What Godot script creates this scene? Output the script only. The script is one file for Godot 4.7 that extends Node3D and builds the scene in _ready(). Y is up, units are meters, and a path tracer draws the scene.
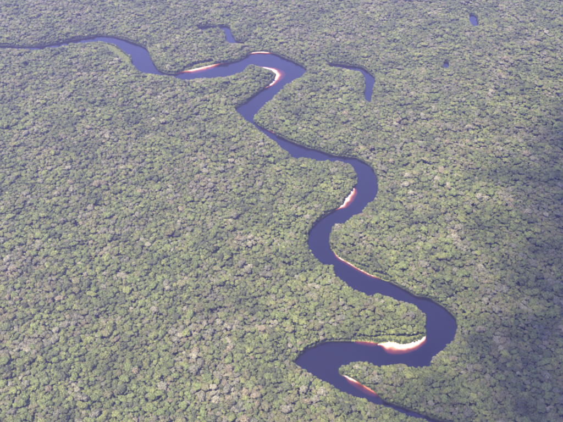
extends Node3D
# A blackwater river meandering through rainforest, seen from a light aircraft. Shore lines are in metres (x, z), water level at y = 0.

const RIVER := [-827.3, -1679.5, -723.5, -1676.8, -670.3, -1670.1, -613.2, -1673.4, -547.1, -1703.6, -487.2, -1728.8, -460.9, -1728.8, -433.4, -1721.9, -392.8, -1697.4, -348.8, -1663.0, -326.6, -1606.9, -296.0, -1543.0, -257.6, -1527.3, -249.7, -1529.7, -238.6, -1539.5, -199.0, -1556.9, -170.7, -1570.9, -141.9, -1582.1, -114.0, -1591.3, -96.0, -1604.3, -84.2, -1622.6, -74.5, -1634.3, -49.3, -1638.6, -18.9, -1631.7, 13.7, -1602.7, 35.8, -1583.6, 55.0, -1560.9, 60.6, -1542.7, 46.3, -1500.5, 17.6, -1476.4, 0.5, -1447.9, -21.6, -1406.5, -43.4, -1363.7, -55.0, -1340.2, -62.0, -1323.0, -46.5, -1298.4, -15.2, -1272.1, 14.9, -1244.2, 55.0, -1218.2, 79.5, -1207.4, 110.5, -1189.7, 146.4, -1183.0, 166.8, -1167.1, 182.2, -1142.5, 187.6, -1107.4, 184.7, -1070.4, 169.4, -1033.1, 156.2, -1018.9, 146.1, -1002.1, 125.6, -988.8, 114.8, -974.0, 94.6, -969.8, 89.6, -954.2, 84.4, -932.6, 86.7, -914.9, 96.6, -891.4, 115.2, -874.1, 143.7, -850.0, 176.8, -830.9, 203.3, -811.5, 221.9, -798.1, 238.6, -794.8, 255.7, -777.3, 272.2, -758.4, 273.8, -732.4, 263.0, -707.6, 248.7, -690.7, 224.1, -668.3, 215.9, -654.4, 189.8, -651.9, 177.3, -656.1, 143.2, -653.6, 125.7, -660.9, 102.1, -659.6, 83.9, -649.6, 87.4, -641.3, 93.8, -638.7, 115.4, -624.3, 131.8, -611.8, 143.3, -600.0, 166.7, -587.5, 190.0, -576.2, 217.9, -565.0, 281.2, -540.9, 251.8, -534.8, 196.6, -561.5, 168.9, -572.1, 140.9, -584.1, 107.4, -598.5, 78.5, -613.8, 44.1, -638.5, 18.4, -659.5, 26.9, -677.1, 46.2, -693.8, 67.7, -702.1, 89.1, -703.6, 110.5, -704.6, 127.3, -704.2, 146.2, -701.5, 165.1, -702.1, 186.3, -697.2, 214.7, -707.9, 223.1, -717.4, 223.3, -735.2, 228.0, -749.4, 223.5, -758.7, 208.8, -774.1, 184.7, -785.5, 157.5, -795.5, 142.8, -793.3, 124.3, -803.9, 109.1, -818.5, 92.1, -837.0, 86.1, -859.4, 64.1, -871.5, 47.8, -909.7, 46.3, -935.7, 54.2, -965.3, 67.4, -984.6, 80.3, -1002.9, 96.9, -1013.6, 111.3, -1026.1, 126.5, -1055.0, 137.6, -1075.8, 145.4, -1089.9, 147.7, -1112.9, 142.2, -1135.2, 133.0, -1152.8, 82.2, -1162.3, 46.6, -1171.2, 21.2, -1173.3, 14.5, -1190.7, -11.4, -1225.2, -50.2, -1279.2, -69.2, -1304.6, -104.7, -1362.2, -78.4, -1400.2, -45.4, -1452.1, -31.7, -1468.1, -20.1, -1488.1, -12.0, -1519.0, -20.4, -1528.0, -32.6, -1537.8, -62.0, -1556.2, -82.7, -1556.2, -93.3, -1524.1, -143.6, -1500.0, -192.9, -1494.9, -228.6, -1482.7, -257.7, -1501.6, -293.5, -1514.1, -331.1, -1524.4, -364.2, -1564.0, -372.2, -1603.3, -388.4, -1624.4, -428.6, -1672.5, -467.0, -1685.9, -537.2, -1666.1, -601.9, -1637.6, -660.2, -1642.1, -712.4, -1647.7, -814.2, -1649.2]
const OXBOW := [119.5, -1578.0, 160.8, -1569.9, 195.0, -1559.4, 210.2, -1536.1, 222.6, -1505.1, 216.6, -1464.4, 205.6, -1419.2, 200.2, -1385.5, 190.8, -1394.1, 190.0, -1423.1, 195.6, -1457.9, 196.7, -1506.6, 189.9, -1526.8, 168.5, -1538.5, 117.9, -1555.3]
const POND_0 := [-228.6, -1772.9, -208.3, -1785.6, -189.6, -1788.0, -173.1, -1781.9, -173.9, -1759.7, -192.3, -1757.4, -207.6, -1750.3]
const POND_1 := [-165.3, -1785.6, -140.9, -1783.2, -135.5, -1756.9, -125.9, -1725.9, -115.4, -1699.1, -89.3, -1693.5, -88.5, -1677.0, -137.2, -1675.9, -145.3, -1722.8, -152.0, -1747.9, -163.3, -1758.7]
const POND_2 := [517.3, -1852.0, 533.8, -1852.0, 534.2, -1817.4, 521.6, -1769.7, 510.0, -1793.5]
const POND_3 := [400.2, -1583.6, 412.5, -1583.6, 404.3, -1546.6, 394.9, -1544.0]
const BAR_0_IN := [-249.5, -1528.7, -238.5, -1538.5, -198.9, -1555.9, -170.6, -1569.4, -141.8, -1580.1]
const BAR_0_OUT := [-246.4, -1522.4, -224.8, -1522.4, -196.7, -1531.2, -171.4, -1547.9, -136.5, -1573.0]
const BAR_1_IN := [-84.2, -1622.6, -74.4, -1633.3, -49.3, -1637.5, -18.9, -1630.6]
const BAR_1_OUT := [-81.3, -1613.2, -64.1, -1622.6, -44.0, -1624.8, -16.3, -1617.4]
const BAR_2_IN := [-57.6, -1566.9, -32.9, -1553.4, -20.6, -1543.5, -12.0, -1519.0, -20.1, -1488.1, -31.7, -1467.2, -43.2, -1455.7]
const BAR_2_OUT := [-56.5, -1570.9, -25.7, -1563.4, -1.2, -1553.4, 13.2, -1526.3, -3.6, -1488.1, -22.3, -1464.9, -40.7, -1451.1]
const BAR_3_IN := [145.4, -1089.9, 137.6, -1075.8, 126.4, -1054.4, 111.2, -1024.6, 101.3, -1015.9]
const BAR_3_OUT := [149.8, -1088.3, 145.7, -1069.7, 133.9, -1040.9, 116.5, -1020.2, 101.1, -1012.4]
const BAR_4_IN := [87.2, -914.9, 96.6, -890.9, 115.2, -873.6, 143.7, -849.6, 172.1, -833.2]
const BAR_4_OUT := [85.3, -912.4, 93.7, -885.9, 113.0, -867.5, 141.5, -843.7, 170.0, -828.6]
const BAR_5_IN := [223.1, -717.4, 214.7, -707.5, 186.2, -696.9, 165.1, -701.7, 145.7, -696.9]
const BAR_5_OUT := [224.9, -714.4, 220.0, -702.7, 200.9, -686.3, 172.8, -677.9, 148.1, -684.4]
const BAR_6_IN := [151.0, -697.8, 134.8, -702.7, 119.7, -704.6, 104.4, -704.6]
const BAR_6_OUT := [150.0, -688.2, 135.2, -691.9, 120.5, -695.9, 104.2, -701.7]
const BAR_7_IN := [88.1, -640.4, 93.7, -638.1, 115.3, -623.8, 131.7, -610.9, 139.3, -601.6]
const BAR_7_OUT := [85.7, -637.8, 90.4, -631.6, 109.1, -613.5, 126.6, -601.6, 137.4, -597.4]
const BAR_8_IN := [-37.8, -1297.2, -20.4, -1283.6, -7.5, -1272.1]
const BAR_8_OUT := [-37.8, -1293.3, -22.5, -1277.8, -9.6, -1266.4]
const MEADOW_0 := [-476.0, -1699.1, -431.5, -1682.3, -392.4, -1633.3, -373.8, -1596.5, -368.9, -1565.9, -392.7, -1576.0, -426.8, -1627.9, -469.5, -1665.7]
const MEADOW_1 := [-242.0, -1548.4, -200.6, -1576.0, -166.9, -1586.2, -168.3, -1570.9, -198.9, -1555.9, -236.1, -1538.5]
const MEADOW_2 := [88.7, -920.1, 101.2, -894.6, 120.6, -877.3, 149.3, -855.5, 183.9, -834.3, 176.7, -829.7, 143.7, -849.6, 115.2, -873.6, 96.6, -890.9, 86.4, -909.8]
const MEADOW_3 := [148.0, -712.5, 169.7, -714.4, 193.7, -710.5, 219.4, -718.4, 221.9, -714.4, 214.7, -707.5, 185.8, -696.9, 165.1, -701.7, 146.5, -698.8]
const MEADOW_4 := [107.9, -710.5, 129.6, -712.5, 147.8, -710.5, 146.7, -700.7, 127.2, -703.6, 107.4, -703.6]
const SHADE := [610.4, -1303.1, 495.3, -1140.1, 427.0, -987.4, 369.2, -857.9, 289.8, -716.4, 183.2, -562.6]
const GAP := [356.5, -1045.4, 354.5, -990.2]

const FIELD_X := -1010.0
const FIELD_Z := -2260.0
const FIELD_STEP := 5.0
const FIELD_W := 404
const FIELD_D := 364

const LINE_DRY := Color(0.29, 0.23, 0.19)
const LINE_DAMP := Color(0.22, 0.080, 0.030)
const LINE_STAINED := Color(0.145, 0.024, 0.004)

var rng := RandomNumberGenerator.new()
var noise := FastNoiseLite.new()
var wide_noise := FastNoiseLite.new()
var field := PackedFloat32Array()        # metres from the nearest shore: positive on land, negative in water
var shores: Array = []
var bar_points := PackedVector2Array()      # the landward edge of the sandbars
var used_names := {}
var camera: Camera3D
var leaf_materials: Array = []
var bark: StandardMaterial3D
var crown_meshes: Array = []
var crown_forms: Array = []
var trunk_meshes: Array = []

# leaf colours (linear, at the brightest leaf of a crown)
const TONES := [
	["deep green", Color(0.091, 0.104, 0.040)],
	["mid green", Color(0.124, 0.145, 0.046)],
	["fresh green", Color(0.141, 0.171, 0.046)],
	["yellow-green", Color(0.174, 0.192, 0.052)],
	["olive", Color(0.159, 0.156, 0.061)],
	["grey-green", Color(0.169, 0.167, 0.095)],
	["pinkish-brown", Color(0.196, 0.171, 0.090)],
	["pale silvery", Color(0.226, 0.216, 0.128)],
]
# pinkish and pale crowns that stand out of the canopy: x, z, radius, tone
const STANDING_OUT := [[302.9, -715.0, 7.6, 6], [251.5, -659.9, 6.0, 6], [493.4, -1172.6, 9.5, 6], [218.2, -1148.7, 7.5, 6], [243.8, -1102.7, 7.5, 7], [312.7, -1118.8, 9.0, 6], [316.5, -1074.3, 6.5, 7], [548.0, -1575.8, 9.0, 6], [-211.5, -638.3, 6.4, 6], [-353.3, -779.1, 6.6, 6], [-375.8, -674.7, 6.0, 7], [-52.7, -851.5, 6.6, 7], [138.6, -1325.9, 8.0, 6], [-29.8, -717.0, 6.6, 6], [-126.8, -674.7, 6.0, 6], [394.4, -687.8, 6.0, 6]]
const SHADES := [0.87, 1.0, 1.14]
const FORMS := ["domed", "domed", "lobed", "lobed", "spreading", "spreading", "rounded", "rounded", "ragged", "ragged", "palm", "palm"]


func _ready() -> void:
	set_up_camera_and_light()
	noise.seed = 11
	noise.frequency = 0.02
	noise.fractal_octaves = 3
	wide_noise.seed = 5
	wide_noise.frequency = 0.0042
	wide_noise.fractal_octaves = 3
	rng.seed = 20240611
	make_shores()
	make_field()
	build_ground()
	build_water()
	build_clearing()
	build_sandbars()
	make_leaf_materials()
	make_tree_meshes()
	plant_forest()
	build_cloud()


func set_up_camera_and_light() -> void:
	camera = Camera3D.new()
	camera.name = "camera"
	camera.fov = 33.0
	camera.near = 1.0
	camera.far = 40000.0
	camera.position = Vector3(0, 850, 0)
	camera.rotation_degrees = Vector3(-40, 0, 0)
	# a hand-held compact camera, focused short of the forest: the whole view is slightly soft
	var lens := CameraAttributesPhysical.new()
	lens.frustum_focal_length = 40.5114
	lens.frustum_near = 1.0
	lens.frustum_far = 40000.0
	lens.frustum_focus_distance = 40.0
	lens.exposure_aperture = 0.9
	camera.attributes = lens
	add_child(camera)
	camera.current = true
	var e := Environment.new()
	e.background_mode = Environment.BG_SKY
	var sky := Sky.new()
	var air := ProceduralSkyMaterial.new()
	air.sky_top_color = Color(0.38, 0.45, 0.76)
	air.sky_horizon_color = Color(0.74, 0.77, 0.90)
	air.sky_curve = 0.2
	air.ground_bottom_color = Color(0.25, 0.27, 0.24)
	air.ground_horizon_color = Color(0.70, 0.73, 0.84)
	air.sky_energy_multiplier = 1.1
	sky.sky_material = air
	e.sky = sky
	e.tonemap_mode = Environment.TONE_MAPPER_LINEAR
	e.tonemap_exposure = 4.7
	e.fog_enabled = true
	e.fog_density = 0.000051
	e.fog_light_color = Color(0.74, 0.735, 1.0)
	e.sdfgi_enabled = true
	e.ssao_enabled = true
	e.ssil_enabled = true
	var w := WorldEnvironment.new()
	w.name = "world_environment"
	w.environment = e
	add_child(w)
	var sun := DirectionalLight3D.new()
	sun.name = "sun"
	sun.light_energy = 1.6
	sun.light_color = Color(1.0, 0.945, 0.86)
	sun.light_angular_distance = 1.0
	sun.shadow_enabled = true
	add_child(sun)
	sun.look_at_from_position(SUN_TOWARDS * 100.0, Vector3.ZERO, Vector3.UP)

const SUN_TOWARDS := Vector3(-0.36, 0.88, 0.26)


# ---------------------------------------------------------------- helpers
func numbered(called: String) -> String:
	used_names[called] = used_names.get(called, 0) + 1
	var n: int = used_names[called]
	return called if n == 1 else "%s_%03d" % [called, n - 1]


func tag(o: Node, label: String, category: String, group := "", kind := "") -> void:
	if label: o.set_meta("label", label)
	if category: o.set_meta("category", category)
	if group: o.set_meta("group", group)
	if kind: o.set_meta("kind", kind)


func instance(called: String, mesh: Mesh, material: Material, parent: Node = self) -> MeshInstance3D:
	var o := MeshInstance3D.new()
	o.name = numbered(called) if parent == self else called
	o.mesh = mesh
	if material: o.material_override = material
	parent.add_child(o, true)
	return o


func points(flat: Array) -> PackedVector2Array:
	var out := PackedVector2Array()
	for i in range(0, flat.size(), 2):
		out.append(Vector2(flat[i], flat[i + 1]))
	return out


func smooth(line: PackedVector2Array, parts: int, closed: bool) -> PackedVector2Array:
	var out := PackedVector2Array()
	var n := line.size()
	var last := n if closed else n - 1
	for i in last:
		var a: Vector2 = line[(i - 1 + n) % n] if closed else line[maxi(i - 1, 0)]
		var b := line[i]
		var c := line[(i + 1) % n]
		var d: Vector2 = line[(i + 2) % n] if closed else line[mini(i + 2, n - 1)]
		for k in parts:
			out.append(b.cubic_interpolate(c, a, d, float(k) / parts))
	if not closed:
		out.append(line[n - 1])
	return out


func resample(line: PackedVector2Array, count: int) -> PackedVector2Array:
	var fine := smooth(line, 8, false)
	var total := 0.0
	for i in fine.size() - 1:
		total += fine[i].distance_to(fine[i + 1])
	var out := PackedVector2Array()
	var k := 0
	var gone := 0.0
	for j in count:
		var want := total * j / (count - 1)
		while k < fine.size() - 2 and gone + fine[k].distance_to(fine[k + 1]) < want:
			gone += fine[k].distance_to(fine[k + 1])
			k += 1
		var step := fine[k].distance_to(fine[k + 1])
		out.append(fine[k].lerp(fine[k + 1], clampf((want - gone) / maxf(step, 0.001), 0, 1)))
	return out


# ---------------------------------------------------------------- shores and the height of the land
func make_shores() -> void:
	for flat in [RIVER, OXBOW, POND_0, POND_1, POND_2, POND_3]:
		var line := smooth(points(flat), 4, true)
		for i in line.size():      # small bays and points
			var p := line[i]
			var k: float = 1.6 if flat == RIVER else 0.8
			line[i] = p + Vector2(noise.get_noise_2d(p.x * 2.2, p.y * 2.2), noise.get_noise_2d(p.x * 2.2 + 500, p.y * 2.2)) * k * 2.0
		shores.append(line)


func make_field() -> void:
	field.resize(FIELD_W * FIELD_D)
	field.fill(60.0)
	for line in shores:
		var n: int = line.size()
		for i in n:
			var a: Vector2 = line[i]
			var b: Vector2 = line[(i + 1) % n]
			var x0 := clampi(int((minf(a.x, b.x) - 60 - FIELD_X) / FIELD_STEP), 0, FIELD_W - 1)
			var x1 := clampi(int((maxf(a.x, b.x) + 60 - FIELD_X) / FIELD_STEP), 0, FIELD_W - 1)
			var z0 := clampi(int((minf(a.y, b.y) - 60 - FIELD_Z) / FIELD_STEP), 0, FIELD_D - 1)
			var z1 := clampi(int((maxf(a.y, b.y) + 60 - FIELD_Z) / FIELD_STEP), 0, FIELD_D - 1)
			var ab := b - a
			var ll := maxf(ab.length_squared(), 0.0001)
			for z in range(z0, z1 + 1):
				for x in range(x0, x1 + 1):
					var p := Vector2(FIELD_X + x * FIELD_STEP, FIELD_Z + z * FIELD_STEP)
					var t := clampf((p - a).dot(ab) / ll, 0.0, 1.0)
					var d := p.distance_to(a + ab * t)
					if d < field[z * FIELD_W + x]:
						field[z * FIELD_W + x] = d
	for line in shores:            # inside: negative
		var n: int = line.size()
		for z in FIELD_D:
			var pz := FIELD_Z + z * FIELD_STEP
			var cuts: Array = []
			for i in n:
				var a: Vector2 = line[i]
				var b: Vector2 = line[(i + 1) % n]
				if (a.y > pz) != (b.y > pz):
					cuts.append(a.x + (pz - a.y) / (b.y - a.y) * (b.x - a.x))
			cuts.sort()
			for k in range(0, cuts.size() - 1, 2):
				var x0 := maxi(0, ceili((cuts[k] - FIELD_X) / FIELD_STEP))
				var x1 := mini(FIELD_W - 1, floori((cuts[k + 1] - FIELD_X) / FIELD_STEP))
				for x in range(x0, x1 + 1):
					field[z * FIELD_W + x] = -absf(field[z * FIELD_W + x])


func shore(x: float, z: float) -> float:
	var fx := clampf((x - FIELD_X) / FIELD_STEP, 0.0, FIELD_W - 1.001)
	var fz := clampf((z - FIELD_Z) / FIELD_STEP, 0.0, FIELD_D - 1.001)
	var i := int(fx)
	var j := int(fz)
	var u := fx - i
	var v := fz - j
	var k := j * FIELD_W + i
	return lerpf(lerpf(field[k], field[k + 1], u), lerpf(field[k + FIELD_W], field[k + FIELD_W + 1], u), v)


func land_height(d: float, x: float, z: float) -> float:
	if d < 0.0:
		return maxf(-4.5, d * 0.55)
	return minf(1.3, d * 0.22) + maxf(0.0, minf(d - 5.0, 20.0)) * 0.05 * (0.5 + noise.get_noise_2d(x, z))


func build_ground() -> void:
	var verts := PackedVector3Array()
	var idx := PackedInt32Array()
	for z in FIELD_D:
		for x in FIELD_W:
			var px := FIELD_X + x * FIELD_STEP
			var pz := FIELD_Z + z * FIELD_STEP
			verts.append(Vector3(px, land_height(field[z * FIELD_W + x], px, pz), pz))
	for z in FIELD_D - 1:
		for x in FIELD_W - 1:
			var k := z * FIELD_W + x
			idx.append_array([k, k + 1, k + FIELD_W, k + 1, k + FIELD_W + 1, k + FIELD_W])
	# the land goes on to the horizon
	var x0 := FIELD_X
	var x1 := FIELD_X + (FIELD_W - 1) * FIELD_STEP
	var z0 := FIELD_Z
	var z1 := FIELD_Z + (FIELD_D - 1) * FIELD_STEP
	var far := 9000.0
	for r in [[-far, -far, far, z0], [-far, z1, far, far], [-far, z0, x0, z1], [x1, z0, far, z1]]:
		var k := verts.size()
		for c in [[0, 1], [2, 1], [0, 3], [2, 3]]:
			verts.append(Vector3(r[c[0]], 0.9, r[c[1]]))
		idx.append_array([k, k + 1, k + 2, k + 1, k + 3, k + 2])
	var st := SurfaceTool.new()
	st.begin(Mesh.PRIMITIVE_TRIANGLES)
	for v in verts:
		st.add_vertex(v)
	for i in idx:
		st.add_index(i)
	st.generate_normals()
	var m := StandardMaterial3D.new()
	m.resource_name = "leaf litter"
	m.roughness = 0.95
	m.metallic_specular = 0.2
	m.albedo_texture = noise_texture(3, 0.02, [Color(0.022, 0.030, 0.013), Color(0.036, 0.045, 0.018), Color(0.044, 0.042, 0.022)])
	m.uv1_triplanar = true
	m.uv1_world_triplanar = true
	m.uv1_scale = Vector3.ONE * 0.013
	var g := instance("ground", st.commit(), m)
	tag(g, "dark leaf-littered forest floor under the rainforest canopy", "ground", "", "structure")


func noise_texture(seed_: int, freq: float, colours: Array, size := 512) -> NoiseTexture2D:
	var n := FastNoiseLite.new()
	n.seed = seed_
	n.frequency = freq
	n.fractal_octaves = 4
	var ramp := Gradient.new()
	ramp.offsets = PackedFloat32Array([0.25, 0.5, 0.75])
	ramp.colors = PackedColorArray(colours.map(func(c): return c.linear_to_srgb()))
	var t := NoiseTexture2D.new()
	t.width = size
	t.height = size
	t.seamless = true
	t.noise = n
	t.color_ramp = ramp
	return t


func build_clearing() -> void:
	var st := SurfaceTool.new()
	st.begin(Mesh.PRIMITIVE_TRIANGLES)
	var mid := Vector2(355.0, -1004.0)
	var ring: Array = []
	for i in 26:
		var a := TAU * i / 26.0
		var k := 1.0 + 0.35 * noise.get_noise_2d(cos(a) * 60.0, sin(a) * 60.0)
		ring.append(mid + Vector2(cos(a) * 6.0, sin(a) * 13.0) * k)
	for i in 26:
		for p in [mid, ring[i], ring[(i + 1) % 26]]:
			st.set_normal(Vector3.UP)
			st.add_vertex(Vector3(p.x, land_height(shore(p.x, p.y), p.x, p.y) + (0.5 if p == mid else 0.06), p.y))
	var m := StandardMaterial3D.new()
	m.resource_name = "bare earth"
	m.roughness = 0.95
	m.albedo_texture = noise_texture(31, 0.05, [Color(0.085, 0.062, 0.042), Color(0.12, 0.09, 0.06), Color(0.07, 0.065, 0.036)], 256)
	m.uv1_triplanar = true
	m.uv1_world_triplanar = true
	m.uv1_scale = Vector3.ONE * 0.06
	var o := instance("clearing", st.commit(), m)
	tag(o, "small patch of pale bare earth in a gap of the forest at right", "clearing", "", "structure")


func build_water() -> void:
	var m := StandardMaterial3D.new()
	m.resource_name = "black water"
	m.transparency = BaseMaterial3D.TRANSPARENCY_ALPHA
	m.albedo_color = Color(0.008, 0.006, 0.006, 0.25).linear_to_srgb()
	m.albedo_color.a = 0.25
	m.roughness = 0.07
	m.metallic_specular = 0.39
	var ripple := NoiseTexture2D.new()
	var n := FastNoiseLite.new()
	n.seed = 8
	n.frequency = 0.03
	n.fractal_octaves = 4
	ripple.noise = n
	ripple.seamless = true
	ripple.as_normal_map = true
	ripple.bump_strength = 2.0
	m.normal_enabled = true
	m.normal_texture = ripple
	m.normal_scale = 0.04
	m.uv1_triplanar = true
	m.uv1_world_triplanar = true
	m.uv1_scale = Vector3.ONE * 0.009
	var what := [
		["river", "dark tannin-stained river meandering in wide bends through the forest", "river"],
		["oxbow_lake", "dark curved oxbow lake in the forest right of the upper river bends", "lake"],
		["pond", "long dark pool among the trees above the upper river bend", "pond"],
		["pond", "dark crooked pool with a thin tail above the upper river", "pond"],
		["pond", "isolated dark pool near the top right of the forest", "pond"],
		["pond", "tiny reddish-dark pool in the forest right of the oxbow lake", "pond"],
	]
	for i in shores.size():
		var grown := Geometry2D.offset_polygon(shores[i], 3.0)
		var poly: PackedVector2Array = grown[0]
		var tri := Geometry2D.triangulate_polygon(poly)
		if tri.is_empty():
			print("no triangles for shore ", i)
		var st := SurfaceTool.new()
		st.begin(Mesh.PRIMITIVE_TRIANGLES)
		for p in poly:
			st.set_normal(Vector3.UP)
			st.add_vertex(Vector3(p.x, 0.0, p.y))
		for k in range(0, tri.size(), 3):
			var a := poly[tri[k]]
			var b := poly[tri[k + 1]]
			var c := poly[tri[k + 2]]
			var flip := (b - a).cross(c - a) < 0.0
			st.add_index(tri[k])
			st.add_index(tri[k + 2] if flip else tri[k + 1])
			st.add_index(tri[k + 1] if flip else tri[k + 2])
		var o := instance(what[i][0], st.commit(), m)
		tag(o, what[i][1], what[i][2], "", "structure")
	# the depth of the water: it swallows light as it thickens
	var deep := FogVolume.new()
	deep.name = "water_depth"
	deep.shape = RenderingServer.FOG_VOLUME_SHAPE_BOX
	deep.size = Vector3(1900, 5.0, 1500)
	deep.position = Vector3(0, -2.52, -1220)
	var f := FogMaterial.new()
	f.resource_name = "tannin water"
	f.albedo = Color(0.010, 0.008, 0.008).linear_to_srgb()
	f.density = 1.3
	deep.material = f
	add_child(deep)
	tag(deep, "brown tannin depth of the river water above its bed", "water", "", "stuff")
	var e: Environment = get_node("world_environment").environment
	e.volumetric_fog_enabled = true
	e.volumetric_fog_density = 0.0


# ---------------------------------------------------------------- sandbars
func bar_near(x: float, z: float) -> float:
	var best := 99.0
	for p in bar_points:
		best = minf(best, p.distance_squared_to(Vector2(x, z)) if absf(p.x - x) < 14.0 else 9999.0)
	return sqrt(best) if best < 99.0 else 99.0


func build_sandbars() -> void:
	var m := StandardMaterial3D.new()
	m.resource_name = "river sand"
	m.vertex_color_use_as_albedo = true
	m.roughness = 0.9
	m.metallic_specular = 0.3
	m.albedo_texture = noise_texture(21, 0.05, [Color(0.80, 0.78, 0.76), Color(0.95, 0.94, 0.92), Color(1, 1, 1)], 256)
	m.uv1_triplanar = true
	m.uv1_world_triplanar = true
	m.uv1_scale = Vector3.ONE * 0.05
	# inner line, outer line, height at the inner line, height at the outer line, width of the part under water
	var bars := [
		[BAR_0_IN, BAR_0_OUT, 0.34, -0.40, 2.5, "long pale pinkish sandbar on the far bank of the upper reach", 0.3, 0.85],
		[BAR_1_IN, BAR_1_OUT, 0.30, -0.85, 2, "thin pinkish sand strip on the outer bank of the uppermost bend", 0.3, 1.0],
		[BAR_2_IN, BAR_2_OUT, 0.42, -0.50, 2.5, "hooked white sandbar round the tip of the upper peninsula", 0.2, 0.85],
		[BAR_3_IN, BAR_3_OUT, 0.45, -0.36, 2.5, "slim crescent sandbar on the left bank of the middle bend", 0.25, 1.0],
		[BAR_4_IN, BAR_4_OUT, 0.2, -0.75, 2.0, "narrow rust-edged sand rim along the right bank below the middle bend", 0.2, 0.8],
		[BAR_5_IN, BAR_5_OUT, 0.70, -0.36, 4.0, "bright white sandbar at the tip of the lower peninsula", 0.15, 0.88],
		[BAR_6_IN, BAR_6_OUT, 0.10, -0.60, 2.5, "rust-red drowned sandbar beside the bright white bar", 0.3, 0.7],
		[BAR_7_IN, BAR_7_OUT, 0.02, -0.70, 2.5, "rust-red sandbar with a white tip on the lowest reach", 0.25, 0.68],
		[BAR_8_IN, BAR_8_OUT, 0.25, -0.1, 2.5, "tiny orange sand patch below the narrow neck of the river", 0.3, 1.0],
	]
	var first := true
	for b in bars:
		var n := 56
		var a_in := resample(points(b[0]), n)
		var a_out := resample(points(b[1]), n)
		for i in range(0, n, 4): bar_points.append(a_in[i])
		var rows: Array = []
		for i in n:
			var s := float(i) / (n - 1)
			var ends := smoothstep(0.0, b[6], s) * smoothstep(1.0, 1.0 - b[6], s)
			var p := a_in[i]
			var q := p.lerp(a_out[i], (0.12 + 0.88 * ends) * b[7])
			var t := (a_out[mini(i + 1, n - 1)] - a_out[maxi(i - 1, 0)]).normalized()
			var out_dir := Vector2(t.y, -t.x)
			if out_dir.dot(q - p) < 0: out_dir = -out_dir
			var row: Array = []
			var base_in: float = b[2] - (1.0 - ends) * 0.55
			var base_out: float = b[3] - (1.0 - ends) * 0.25
			if b[0] == BAR_7_IN: base_in += 0.5 * (1.0 - smoothstep(0.1, 0.45, s)); base_out += 0.25 * (1.0 - smoothstep(0.1, 0.45, s))
			row.append(Vector3(p.x - out_dir.x * 3.5, base_in - 0.9, p.y - out_dir.y * 3.5))
			row.append(Vector3(p.x - out_dir.x * 1.5, base_in, p.y - out_dir.y * 1.5))
			for k in 7:
				var u := k / 6.0
				var c := p.lerp(q, u)
				row.append(Vector3(c.x, lerpf(base_in, base_out, pow(u, 0.8)), c.y))
			for k in range(1, 8):
				var u := k / 7.0
				var wide: float = b[4] * (0.35 + 0.65 * ends)
				var c := q + out_dir * u * wide
				row.append(Vector3(c.x, base_out - 0.55 * u - 4.2 * u * u * u, c.y))
			for k in row.size():
				var v: Vector3 = row[k]
				row[k].y += noise.get_noise_2d(v.x * 3.0, v.z * 3.0) * 0.16
			rows.append(row)
		var st := SurfaceTool.new()
		st.begin(Mesh.PRIMITIVE_TRIANGLES)
		var across: int = rows[0].size()
		for row in rows:
			for v in row:
				var y: float = v.y + noise.get_noise_2d(v.x * 6.0, v.z * 6.0) * 0.10
				var c: Color = LINE_STAINED.lerp(LINE_DAMP, smoothstep(-0.20, 0.06, y)).lerp(LINE_DRY, smoothstep(0.04, 0.24, y))
				st.set_color(c)
				st.add_vertex(v)
		var turned: bool = false
		var v0: Vector3 = rows[20][3]
		var v1: Vector3 = rows[20][6]
		var v2: Vector3 = rows[22][3]
		turned = (v2 - v0).cross(v1 - v0).y < 0.0
		for i in rows.size() - 1:
			for k in across - 1:
				var a := i * across + k
				var q := [a, a + 1, a + across, a + 1, a + across + 1, a + across] if turned else [a, a + across, a + 1, a + 1, a + across, a + across + 1]
				for x in q: st.add_index(x)
		st.generate_normals()
		var o := instance("sandbar", st.commit(), m)
		tag(o, b[5], "sandbar", "sandbars along the river")


# ---------------------------------------------------------------- trees
func make_leaf_materials() -> void:
	for t in TONES:
		for s in SHADES:
			var c: Color = t[1] * s
			var m := leaf_material(Color(c.r, c.g, c.b).linear_to_srgb())
			m.resource_name = t[0] + " leaves"
			leaf_materials.append(m)
	bark = StandardMaterial3D.new()
	bark.resource_name = "grey bark"
	bark.albedo_color = Color(0.17, 0.14, 0.11).linear_to_srgb()
	bark.roughness = 0.9


func leaf_material(c: Color) -> StandardMaterial3D:
	var m := StandardMaterial3D.new()
	m.albedo_color = c
	m.vertex_color_use_as_albedo = true
	m.roughness = 0.62
	m.metallic_specular = 0.35
	m.backlight_enabled = true
	m.backlight = Color(0.88, 0.92, 0.70)
	return m


func random_dir(low: float) -> Vector3:
	var y := rng.randf_range(low, 1.0)
	var a := rng.randf() * TAU
	var s := sqrt(maxf(0.0, 1.0 - y * y))
	return Vector3(cos(a) * s, y, sin(a) * s)


func add_leaf(st: SurfaceTool, p: Vector3, n: Vector3, size: float, round_n: Vector3, c: Color) -> void:
	var u := n.cross(Vector3(0.31, 0.2, 0.93)).normalized().rotated(n, rng.randf() * TAU)
	var v := n.cross(u)
	var a := p - u * size - v * size * 0.55
	var b := p + u * size * 0.8 - v * size * 0.7
	var d := p - u * size * 0.7 + v * size * 0.75 - n * size * 0.3
	var e := p + u * size + v * size * 0.6 - n * size * 0.35
	var nn := (n * 0.6 + round_n * 0.4).normalized()
	var order := [a, b, d, b, e, d]
	if (d - a).cross(b - a).dot(nn) < 0.0:
		order = [a, d, b, b, d, e]
	for q in order:
		st.set_color(c)
		st.set_normal(nn)
		st.add_vertex(q)


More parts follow.
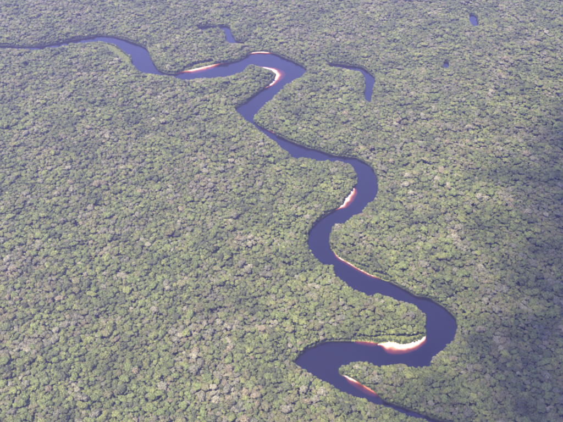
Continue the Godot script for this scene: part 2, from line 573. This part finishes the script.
# a crown of leaf clumps on lobes, one unit in radius, its lowest leaves near y = 0
func crown(form: String, seed_: int) -> ArrayMesh:
	rng.seed = seed_
	var lobes: Array = []
	var tall := 0.95
	var count := 17
	match form:
		"domed": tall = 0.66; count = 19
		"lobed": tall = 0.60; count = 10
		"spreading": tall = 0.42; count = 22
		"rounded": tall = 0.86; count = 15
		"ragged": tall = 0.74; count = 13
	var squeeze := Vector2(rng.randf_range(0.86, 1.0), rng.randf_range(0.86, 1.0))
	for i in count:
		var d := sqrt((i + 0.4) / count) * 0.74 + rng.randf_range(-0.06, 0.06)
		var a := i * 2.39996 + rng.randf_range(-0.35, 0.35)
		var r := rng.randf_range(0.22, 0.36)
		if form == "lobed": r = rng.randf_range(0.30, 0.44)
		if form == "ragged": r = rng.randf_range(0.16, 0.38)
		var y := (1.0 - d * d) * tall + rng.randf_range(-0.10, 0.12)
		lobes.append([Vector3(cos(a) * d * squeeze.x, maxf(y, 0.12) + 0.12, sin(a) * d * squeeze.y), r, rng.randf_range(0.76, 0.96)])
		if form in ["rounded", "domed"] and i % 2 == 1 and d > 0.4:
			lobes.append([Vector3(cos(a) * d, y * 0.4, sin(a) * d), r, rng.randf_range(0.76, 0.96)])
	var st := SurfaceTool.new()
	st.begin(Mesh.PRIMITIVE_TRIANGLES)
	var made := 0
	var tries := 0
	var want := 1150 if form != "ragged" else 800
	while made < want and tries < 9000:
		tries += 1
		var l: Array = lobes[rng.randi() % lobes.size()]
		var dir := random_dir(-0.45)
		var p: Vector3 = l[0] + dir * l[1] * rng.randf_range(0.80, 1.08)
		var buried := false
		for o in lobes:
			if o != l and p.distance_to(o[0]) < o[1] * 0.78:
				buried = true
				break
		if buried: continue
		made += 1
		var n := (dir + random_dir(-1.0) * 0.95).normalized()
		if n.dot(dir) < 0.0: n = -n
		var k: float = minf(1.0, l[2] + rng.randf_range(-0.24, 0.16))
		var c := Color(k * rng.randf_range(0.94, 1.06), k, k * rng.randf_range(0.90, 1.05))
		add_leaf(st, p, n, rng.randf_range(0.060, 0.115), dir, c)
	return st.commit()


func palm_crown(seed_: int) -> ArrayMesh:
	rng.seed = seed_
	var st := SurfaceTool.new()
	st.begin(Mesh.PRIMITIVE_TRIANGLES)
	for i in 20:
		var a := i * 2.39996 + rng.randf_range(-0.2, 0.2)
		var lift := lerpf(1.1, -0.25, i / 19.0)
		var out := Vector3(cos(a), 0, sin(a))
		var side := Vector3(-out.z, 0, out.x)
		var p := Vector3(0, 0.5, 0)
		var k := rng.randf_range(0.7, 1.0)
		for s in 6:
			var ang := lift - s * 0.30
			var q := p + (out * cos(ang) + Vector3.UP * sin(ang)) * 0.19
			var w0 := 0.17 * sin(PI * (s + 0.25) / 6.6)
			var w1 := 0.17 * sin(PI * (s + 1.25) / 6.6)
			var n := (Vector3.UP * cos(ang) - out * sin(ang)).normalized()
			for f in [-1.0, 1.0]:
				var a0 := p
				var b0: Vector3 = p + side * w0 * f - Vector3.UP * w0 * 0.5
				var a1 := q
				var b1: Vector3 = q + side * w1 * f - Vector3.UP * w1 * 0.5
				var order := [a0, b0, a1, b0, b1, a1]
				if (a1 - a0).cross(b0 - a0).dot(n) < 0.0: order = [a0, a1, b0, b0, a1, b1]
				for v in order:
					st.set_color(Color(k, k, k))
					st.set_normal(n)
					st.add_vertex(v)
			p = q
	return st.commit()


func tube(st: SurfaceTool, path: Array, radii: Array, sides: int) -> void:
	for i in path.size() - 1:
		var a: Vector3 = path[i]
		var b: Vector3 = path[i + 1]
		var d := (b - a).normalized()
		var u := d.cross(Vector3(0.3, 0.1, 0.95)).normalized()
		var v := d.cross(u)
		for s in sides:
			var c0 := u * cos(TAU * s / sides) + v * sin(TAU * s / sides)
			var c1 := u * cos(TAU * (s + 1) / sides) + v * sin(TAU * (s + 1) / sides)
			var quad := [a + c0 * radii[i], a + c1 * radii[i], b + c0 * radii[i + 1], b + c1 * radii[i + 1]]
			for k in [0, 1, 2, 1, 3, 2]:
				st.set_normal(c0 if k % 2 == 0 else c1)
				st.add_vertex(quad[k])


# trunk with limbs: one unit high, limbs reaching half a unit out
func trunk(seed_: int, limbs: int) -> ArrayMesh:
	rng.seed = seed_
	var st := SurfaceTool.new()
	st.begin(Mesh.PRIMITIVE_TRIANGLES)
	var bend := Vector3(rng.randf_range(-0.05, 0.05), 0, rng.randf_range(-0.05, 0.05))
	tube(st, [Vector3.ZERO, Vector3(0, 0.06, 0), bend + Vector3(0, 0.5, 0), bend * 1.4 + Vector3(0, 1.0, 0)], [0.13, 0.085, 0.065, 0.03], 6)
	for i in limbs:
		var a := TAU * i / limbs + rng.randf_range(-0.4, 0.4)
		var y := rng.randf_range(0.58, 0.75)
		var o := Vector3(cos(a), 0, sin(a))
		var p0 := bend + Vector3(0, y, 0)
		tube(st, [p0, p0 + o * 0.28 + Vector3(0, 0.12, 0), p0 + o * 0.52 + Vector3(0, 0.22, 0)], [0.045, 0.03, 0.012], 4)
	return st.commit()


func make_tree_meshes() -> void:
	for i in FORMS.size():
		crown_forms.append(FORMS[i])
		crown_meshes.append(palm_crown(900 + i) if FORMS[i] == "palm" else crown(FORMS[i], 100 + i * 7))
	for i in 3:
		trunk_meshes.append(trunk(300 + i, 5))
	trunk_meshes.append(trunk(310, 0))


func on_screen(p: Vector3) -> Vector2:      # place in the photo, 0 to 1 across and down
	var q := camera.transform.affine_inverse() * p
	var half := tan(deg_to_rad(camera.fov) / 2.0)
	return Vector2(0.5 + q.x / -q.z / half / (4.0 / 3.0) / 2.0, 0.5 - q.y / -q.z / half / 2.0)


func plant_forest() -> void:
	rng.seed = 77
	var meadows: Array = []
	for f in [MEADOW_0, MEADOW_1, MEADOW_2, MEADOW_3, MEADOW_4]:
		meadows.append(points(f))
	var boxes: Array = []
	for poly in meadows:
		var r := Rect2(poly[0], Vector2.ZERO)
		for p in poly: r = r.expand(p)
		boxes.append(r)
	var cells := {}
	var trees: Array = []
	# [tries, least radius, largest radius, share of the radii that must stay free]
	var passes := [[9000, 5.0, 8.4, 0.66], [80000, 3.4, 5.2, 0.60], [150000, 2.4, 3.7, 0.54], [230000, 1.6, 2.8, 0.44]]
	var z_near := -470.0
	var z_far := -2120.0
	for f in STANDING_OUT:
		var key0 := int(floor(f[0] / 6.5)) * 4096 + int(floor(f[1] / 6.5))
		cells[key0] = [Vector3(f[0], f[1], f[2])]
		var t0 := make_entry(f[0], f[1], f[2], 10.0 + f[2], shore(f[0], f[1]), 0)
		t0.tone = f[3]
		t0.shade = 2
		t0.form = [0, 2, 4, 8][trees.size() % 4]
		trees.append(t0)
	for pass_no in passes.size():
		var ps: Array = passes[pass_no]
		for t in ps[0]:
			# even over the ground in view and a margin round it
			var z := rng.randf_range(z_far, z_near)
			var half := 40.0 + 0.4 * (absf(z) + 380.0)
			var x := rng.randf_range(-half, half)
			var r := rng.randf_range(ps[1], ps[2])
			var d := shore(x, z)
			if d < r * 0.55: continue
			if d < 9.0 and r > 4.6: continue
			if bar_near(x, z) < r * 0.7 + 0.5: continue
			var open := false
			for k in meadows.size():
				if boxes[k].grow(r * 0.5).has_point(Vector2(x, z)) and Geometry2D.is_point_in_polygon(Vector2(x, z), meadows[k]):
					open = true
					break
			if open: continue
			if Vector2(x - 355.0, (z + 1006.0) * 0.45).length() < 8.0: continue
			var low := noise.get_noise_2d(x * 1.7, z * 1.7)
			if low < -0.36 and pass_no < 3: continue
			var cx := int(floor(x / 6.5))
			var cz := int(floor(z / 6.5))
			var free := true
			var share: float = ps[3]
			for i in range(cx - 2, cx + 3):
				for j in range(cz - 2, cz + 3):
					var key := i * 4096 + j
					if cells.has(key):
						for o in cells[key]:
							var dx: float = o.x - x
							var dz: float = o.y - z
							var need: float = (o.z + r) * share
							if dx * dx + dz * dz < need * need:
								free = false
								break
					if not free: break
				if not free: break
			if not free: continue
			var key2 := cx * 4096 + cz
			if not cells.has(key2): cells[key2] = []
			cells[key2].append(Vector3(x, z, r))
			var bank := smoothstep(3.0, 30.0, d)
			var h := (8.5 + 1.2 * r + wide_noise.get_noise_2d(x * 4.0, z * 4.0) * 6.0 + rng.randf_range(-1.0, 1.8)) * lerpf(0.55, 1.0, bank)
			if pass_no == 3: h = (12.0 + wide_noise.get_noise_2d(x * 4.0, z * 4.0) * 6.0) * rng.randf_range(0.80, 1.0) * lerpf(0.6, 1.0, bank)
			trees.append(make_entry(x, z, r, h, d, pass_no))
	trees_to_nodes(trees, meadows)


func make_entry(x: float, z: float, r: float, h: float, d: float, pass_no: int) -> Dictionary:
	var form := rng.randi() % 10
	if pass_no >= 2 and rng.randf() < (0.14 if d < 40.0 else 0.05):
		form = 10 + rng.randi() % 2
	var w := wide_noise.get_noise_2d(x, z)
	var lush := clampf(0.5 + w * 1.1 + (0.45 if d < 58.0 else 0.0), 0.0, 1.0)
	var k := clampf(rng.randf() * 0.72 + 0.14 + noise.get_noise_2d(x * 0.6 + 900.0, z * 0.6) * 0.75, 0.0, 0.9999)
	if rng.randf() < 0.25: k = rng.randf()
	var tone := 1
	if k < 0.10: tone = 0
	elif k < lerpf(0.26, 0.34, lush): tone = 1
	elif k < lerpf(0.38, 0.62, lush): tone = 2
	elif k < lerpf(0.48, 0.80, lush): tone = 3
	elif k < lerpf(0.70, 0.90, lush): tone = 4
	elif k < lerpf(0.90, 0.965, lush): tone = 5
	elif k < lerpf(0.965, 0.985, lush): tone = 6
	else: tone = 7
	if form >= 10: tone = 2 if rng.randf() < 0.6 else 3
	if pass_no == 3 and tone > 5: tone = 1
	return {"x": x, "z": z, "r": r, "h": h, "d": d, "pass": pass_no, "form": form, "tone": tone, "shade": clampi(roundi(1.0 + wide_noise.get_noise_2d(x * 2.2 + 300.0, z * 2.2) * 3.2 + rng.randf_range(-1.1, 1.1)), 0, 2), "yaw": rng.randf() * TAU, "tall": rng.randf_range(0.62, 0.95), "long": rng.randf_range(0.84, 1.26)}


func crown_place(t: Dictionary) -> Transform3D:
	var r: float = t.r
	var deep: float = r * t.tall
	var flat := {"domed": 1.05, "lobed": 1.15, "spreading": 0.75, "rounded": 1.35, "ragged": 1.15, "palm": 0.9}
	var top: float = deep * flat[FORMS[t.form]]
	if t.d < 16.0 and t.form < 10: deep *= 1.25          # bushy at the water's edge
	return Transform3D(Basis.from_scale(Vector3(r * t.long, deep, r / t.long)), Vector3(0, maxf(t.h - top, 0.3), 0))


func trunk_place(t: Dictionary) -> Transform3D:
	var p := crown_place(t)
	var r: float = t.r
	var high: float = p.origin.y + p.basis.y.y * 0.55
	var girth := r * 0.85 if t.form < 10 else 3.0
	return Transform3D(Basis.from_scale(Vector3(girth, high, girth)), Vector3.ZERO)


func trees_to_nodes(trees: Array, meadows: Array) -> void:
	# the three hundred crowns that show largest are trees of their own
	var ranked: Array = []
	for i in trees.size():
		var t: Dictionary = trees[i]
		t.screen = on_screen(Vector3(t.x, t.h, t.z))
		t.own = false
		if t.pass == 3 or t.screen.x < 0.004 or t.screen.x > 0.996 or t.screen.y < 0.0 or t.screen.y > 0.992: continue
		var far := Vector3(t.x, t.h - 850.0, t.z).length()
		ranked.append([-t.r / far * (0.85 + 0.3 * t.h / 24.0), i])
	ranked.sort()
	var own: Array = []
	for k in mini(300, ranked.size()):
		trees[ranked[k][1]].own = true
		own.append(trees[ranked[k][1]])
	write_labels(own)
	for t in own:
		var o := Node3D.new()
		o.name = numbered("palm_tree" if t.form >= 10 else "rainforest_tree")
		o.position = Vector3(t.x, land_height(shore(t.x, t.z), t.x, t.z) - 0.15, t.z)
		o.rotation.y = t.yaw
		add_child(o)
		tag(o, t.label, "tree", "rainforest trees one can tell apart")
		var c := instance("crown", crown_meshes[t.form], leaf_materials[t.tone * 3 + t.shade], o)
		c.transform = crown_place(t)
		var b := instance("trunk", trunk_meshes[3 if t.form >= 10 else t.form % 3], bark, o)
		b.transform = trunk_place(t)
	# the rest of the forest
	var forest := Node3D.new()
	forest.name = "forest"
	add_child(forest)
	tag(forest, "unbroken rainforest canopy of countless crowns on both sides of the river", "forest", "", "stuff")
	var white_leaf := leaf_material(Color.WHITE)
	white_leaf.resource_name = "leaves"
	for f in FORMS.size():
		var list: Array = trees.filter(func(t): return t.form == f and not t.own)
		multi("canopy", forest, crown_meshes[f], white_leaf, list.map(func(t): return world_place(t) * crown_place(t)), list.map(func(t): return tint(t)))
	for f in 4:
		var list: Array = trees.filter(func(t): return not t.own and t.pass < 3 and (3 if t.form >= 10 else t.form % 3) == f)
		multi("trunks", forest, trunk_meshes[f], bark, list.map(func(t): return world_place(t) * trunk_place(t)), [])
	# low growth on the point bars and along the banks
	rng.seed = 4
	var places: Array = []
	var tints: Array = []
	for poly in meadows:
		var r := Rect2(poly[0], Vector2.ZERO)
		for p in poly: r = r.expand(p)
		for i in int(r.get_area() * 0.55):
			var p := Vector2(rng.randf_range(r.position.x, r.end.x), rng.randf_range(r.position.y, r.end.y))
			if not Geometry2D.is_point_in_polygon(p, poly): continue
			low_plant(places, tints, p, rng.randf_range(0.7, 1.5), rng.randf_range(0.45, 1.0), true)
	for line in shores:
		for i in line.size():
			var a: Vector2 = line[i]
			var b: Vector2 = line[(i + 1) % line.size()]
			for k in int(a.distance_to(b) * 1.8):
				var p := a.lerp(b, rng.randf()) + Vector2(rng.randf_range(-5, 5), rng.randf_range(-5, 5))
				var d := shore(p.x, p.y)
				if d < 0.7 or d > 6.5 or bar_near(p.x, p.y) < 2.0: continue
				low_plant(places, tints, p, rng.randf_range(1.1, 2.4), rng.randf_range(1.5, 4.2), false)
	multi("undergrowth", self, crown_meshes[6], white_leaf, places, tints)
	print("trees ", trees.size(), " low plants ", places.size())


func low_plant(places: Array, tints: Array, p: Vector2, r: float, h: float, bright: bool) -> void:
	var y := land_height(shore(p.x, p.y), p.x, p.y)
	if bright: y = maxf(y, 0.2)
	places.append(Transform3D(Basis(Vector3.UP, rng.randf() * TAU) * Basis.from_scale(Vector3(r, h, r)), Vector3(p.x, y - 0.1, p.y)))
	var k := rng.randf_range(0.75, 1.15)
	var c := Color(0.22, 0.245, 0.062) if bright else Color(0.098, 0.125, 0.036)
	tints.append(Color(c.r * k, c.g * k, c.b * k))


func world_place(t: Dictionary) -> Transform3D:
	return Transform3D(Basis(Vector3.UP, t.yaw), Vector3(t.x, land_height(t.d, t.x, t.z) - 0.15, t.z))


func tint(t: Dictionary) -> Color:
	var c: Color = TONES[t.tone][1]
	var k: float = SHADES[t.shade]
	return Color(c.r * k, c.g * k, c.b * k)


func multi(called: String, parent: Node, mesh: Mesh, material: Material, places: Array, tints: Array) -> void:
	if places.is_empty(): return
	var mm := MultiMesh.new()
	mm.transform_format = MultiMesh.TRANSFORM_3D
	mm.use_colors = not tints.is_empty()
	mm.mesh = mesh
	mm.instance_count = places.size()
	for i in places.size():
		mm.set_instance_transform(i, places[i])
		if tints: mm.set_instance_color(i, tints[i])
	var o := MultiMeshInstance3D.new()
	o.name = called
	o.multimesh = mm
	o.material_override = material
	parent.add_child(o, true)
	o.set_meta("kind", "stuff")
	if parent == self:
		tag(o, "low bright shrubs and grass along the banks and point bars", "undergrowth")


func write_labels(own: Array) -> void:
	var marks := [[400, 349, "the white sandbar"], [365, 344, "the drowned red sandbar"], [360, 388, "the lowest red sandbar"], [457, 328, "the lower river bend"],
		[292, 361, "the lower bend's left tip"], [346, 200, "the crescent sandbar"], [378, 185, "the middle river bend"], [352, 266, "the rusty sand rim"], [308, 240, "the central river bend"], [252, 122, "the river narrows"], [370, 84, "the oxbow lake"]]
	var rows := ["top", "upper", "middle", "lower", "bottom"]
	var columns := ["left", "mid-left", "central", "mid-right", "right"]
	var same := {}
	for t in own:
		var at := Vector2(t.screen.x * 563.0, t.screen.y * 422.0)
		var place := "in the %s %s forest" % [rows[clampi(int(t.screen.y * 5.0), 0, 4)], columns[clampi(int(t.screen.x * 5.0), 0, 4)]]
		var best := 34.0
		for m in marks:
			var off := at - Vector2(m[0], m[1])
			if off.length() < best:
				best = off.length()
				place = (("right of " if off.x > 0 else "left of ") if absf(off.x) > absf(off.y) else ("below " if off.y > 0 else "above ")) + m[2]
		var size := "broad " if t.r > 6.9 else ""
		var form: String = FORMS[t.form]
		t.label = size + TONES[t.tone][0] + " " + ("palm tree" if form == "palm" else form + " tree") + " " + place
		if not same.has(t.label): same[t.label] = []
		same[t.label].append(t)
	var ordinals := ["first", "second", "third", "fourth", "fifth", "sixth", "seventh", "eighth", "ninth", "tenth", "eleventh", "twelfth"]
	for label in same:
		var list: Array = same[label]
		if list.size() == 1: continue
		list.sort_custom(func(a, b): return a.screen.x < b.screen.x)
		for i in list.size():
			if i == 0: list[i].label += ", leftmost such tree there"
			elif i == list.size() - 1: list[i].label += ", rightmost such tree there"
			else: list[i].label += ", %s from the left" % ordinals[mini(i, 11)]


# ---------------------------------------------------------------- the cloud whose shade lies on the right of the forest
func build_cloud() -> void:
	rng.seed = 9
	var up := 3400.0
	var edge := points(SHADE)
	var puff := SphereMesh.new()
	puff.radius = 1.0
	puff.height = 2.0
	puff.radial_segments = 12
	puff.rings = 6
	var m := StandardMaterial3D.new()
	m.resource_name = "cloud"
	m.albedo_color = Color(0.95, 0.95, 0.96)
	m.roughness = 1.0
	var places: Array = []
	for i in 9000:
		var z := rng.randf_range(-1450.0, -420.0)
		# how far right of the edge of the shade
		var e := 99999.0
		for k in edge.size() - 1:
			var a := edge[k]
			var b := edge[k + 1]
			if (z >= a.y and z <= b.y) or (k == edge.size() - 2 and z > b.y) or (k == 0 and z < a.y):
				e = lerpf(a.x, b.x, (z - a.y) / (b.y - a.y))
		var over := rng.randf_range(-130.0, 560.0)
		var dense := smoothstep(-130.0, 190.0, over) * (0.66 + 0.12 * wide_noise.get_noise_2d(e * 1.6 + over * 1.6, z * 1.6))
		if rng.randf() > dense: continue
		var s := rng.randf_range(5.0, 11.0)
		var lift := up + rng.randf_range(-60.0, 120.0)
		var p := Vector3(e + over, 0, z) + SUN_TOWARDS / SUN_TOWARDS.y * lift
		places.append(Transform3D(Basis.from_scale(Vector3(s, s * 0.6, s)), p))
	var mm := MultiMesh.new()
	mm.transform_format = MultiMesh.TRANSFORM_3D
	mm.mesh = puff
	mm.instance_count = places.size()
	for i in places.size(): mm.set_instance_transform(i, places[i])
	var o := MultiMeshInstance3D.new()
	o.name = "cloud"
	o.multimesh = mm
	o.material_override = m
	add_child(o)
	tag(o, "thin broken cloud high above the forest, outside the picture", "cloud", "", "stuff")
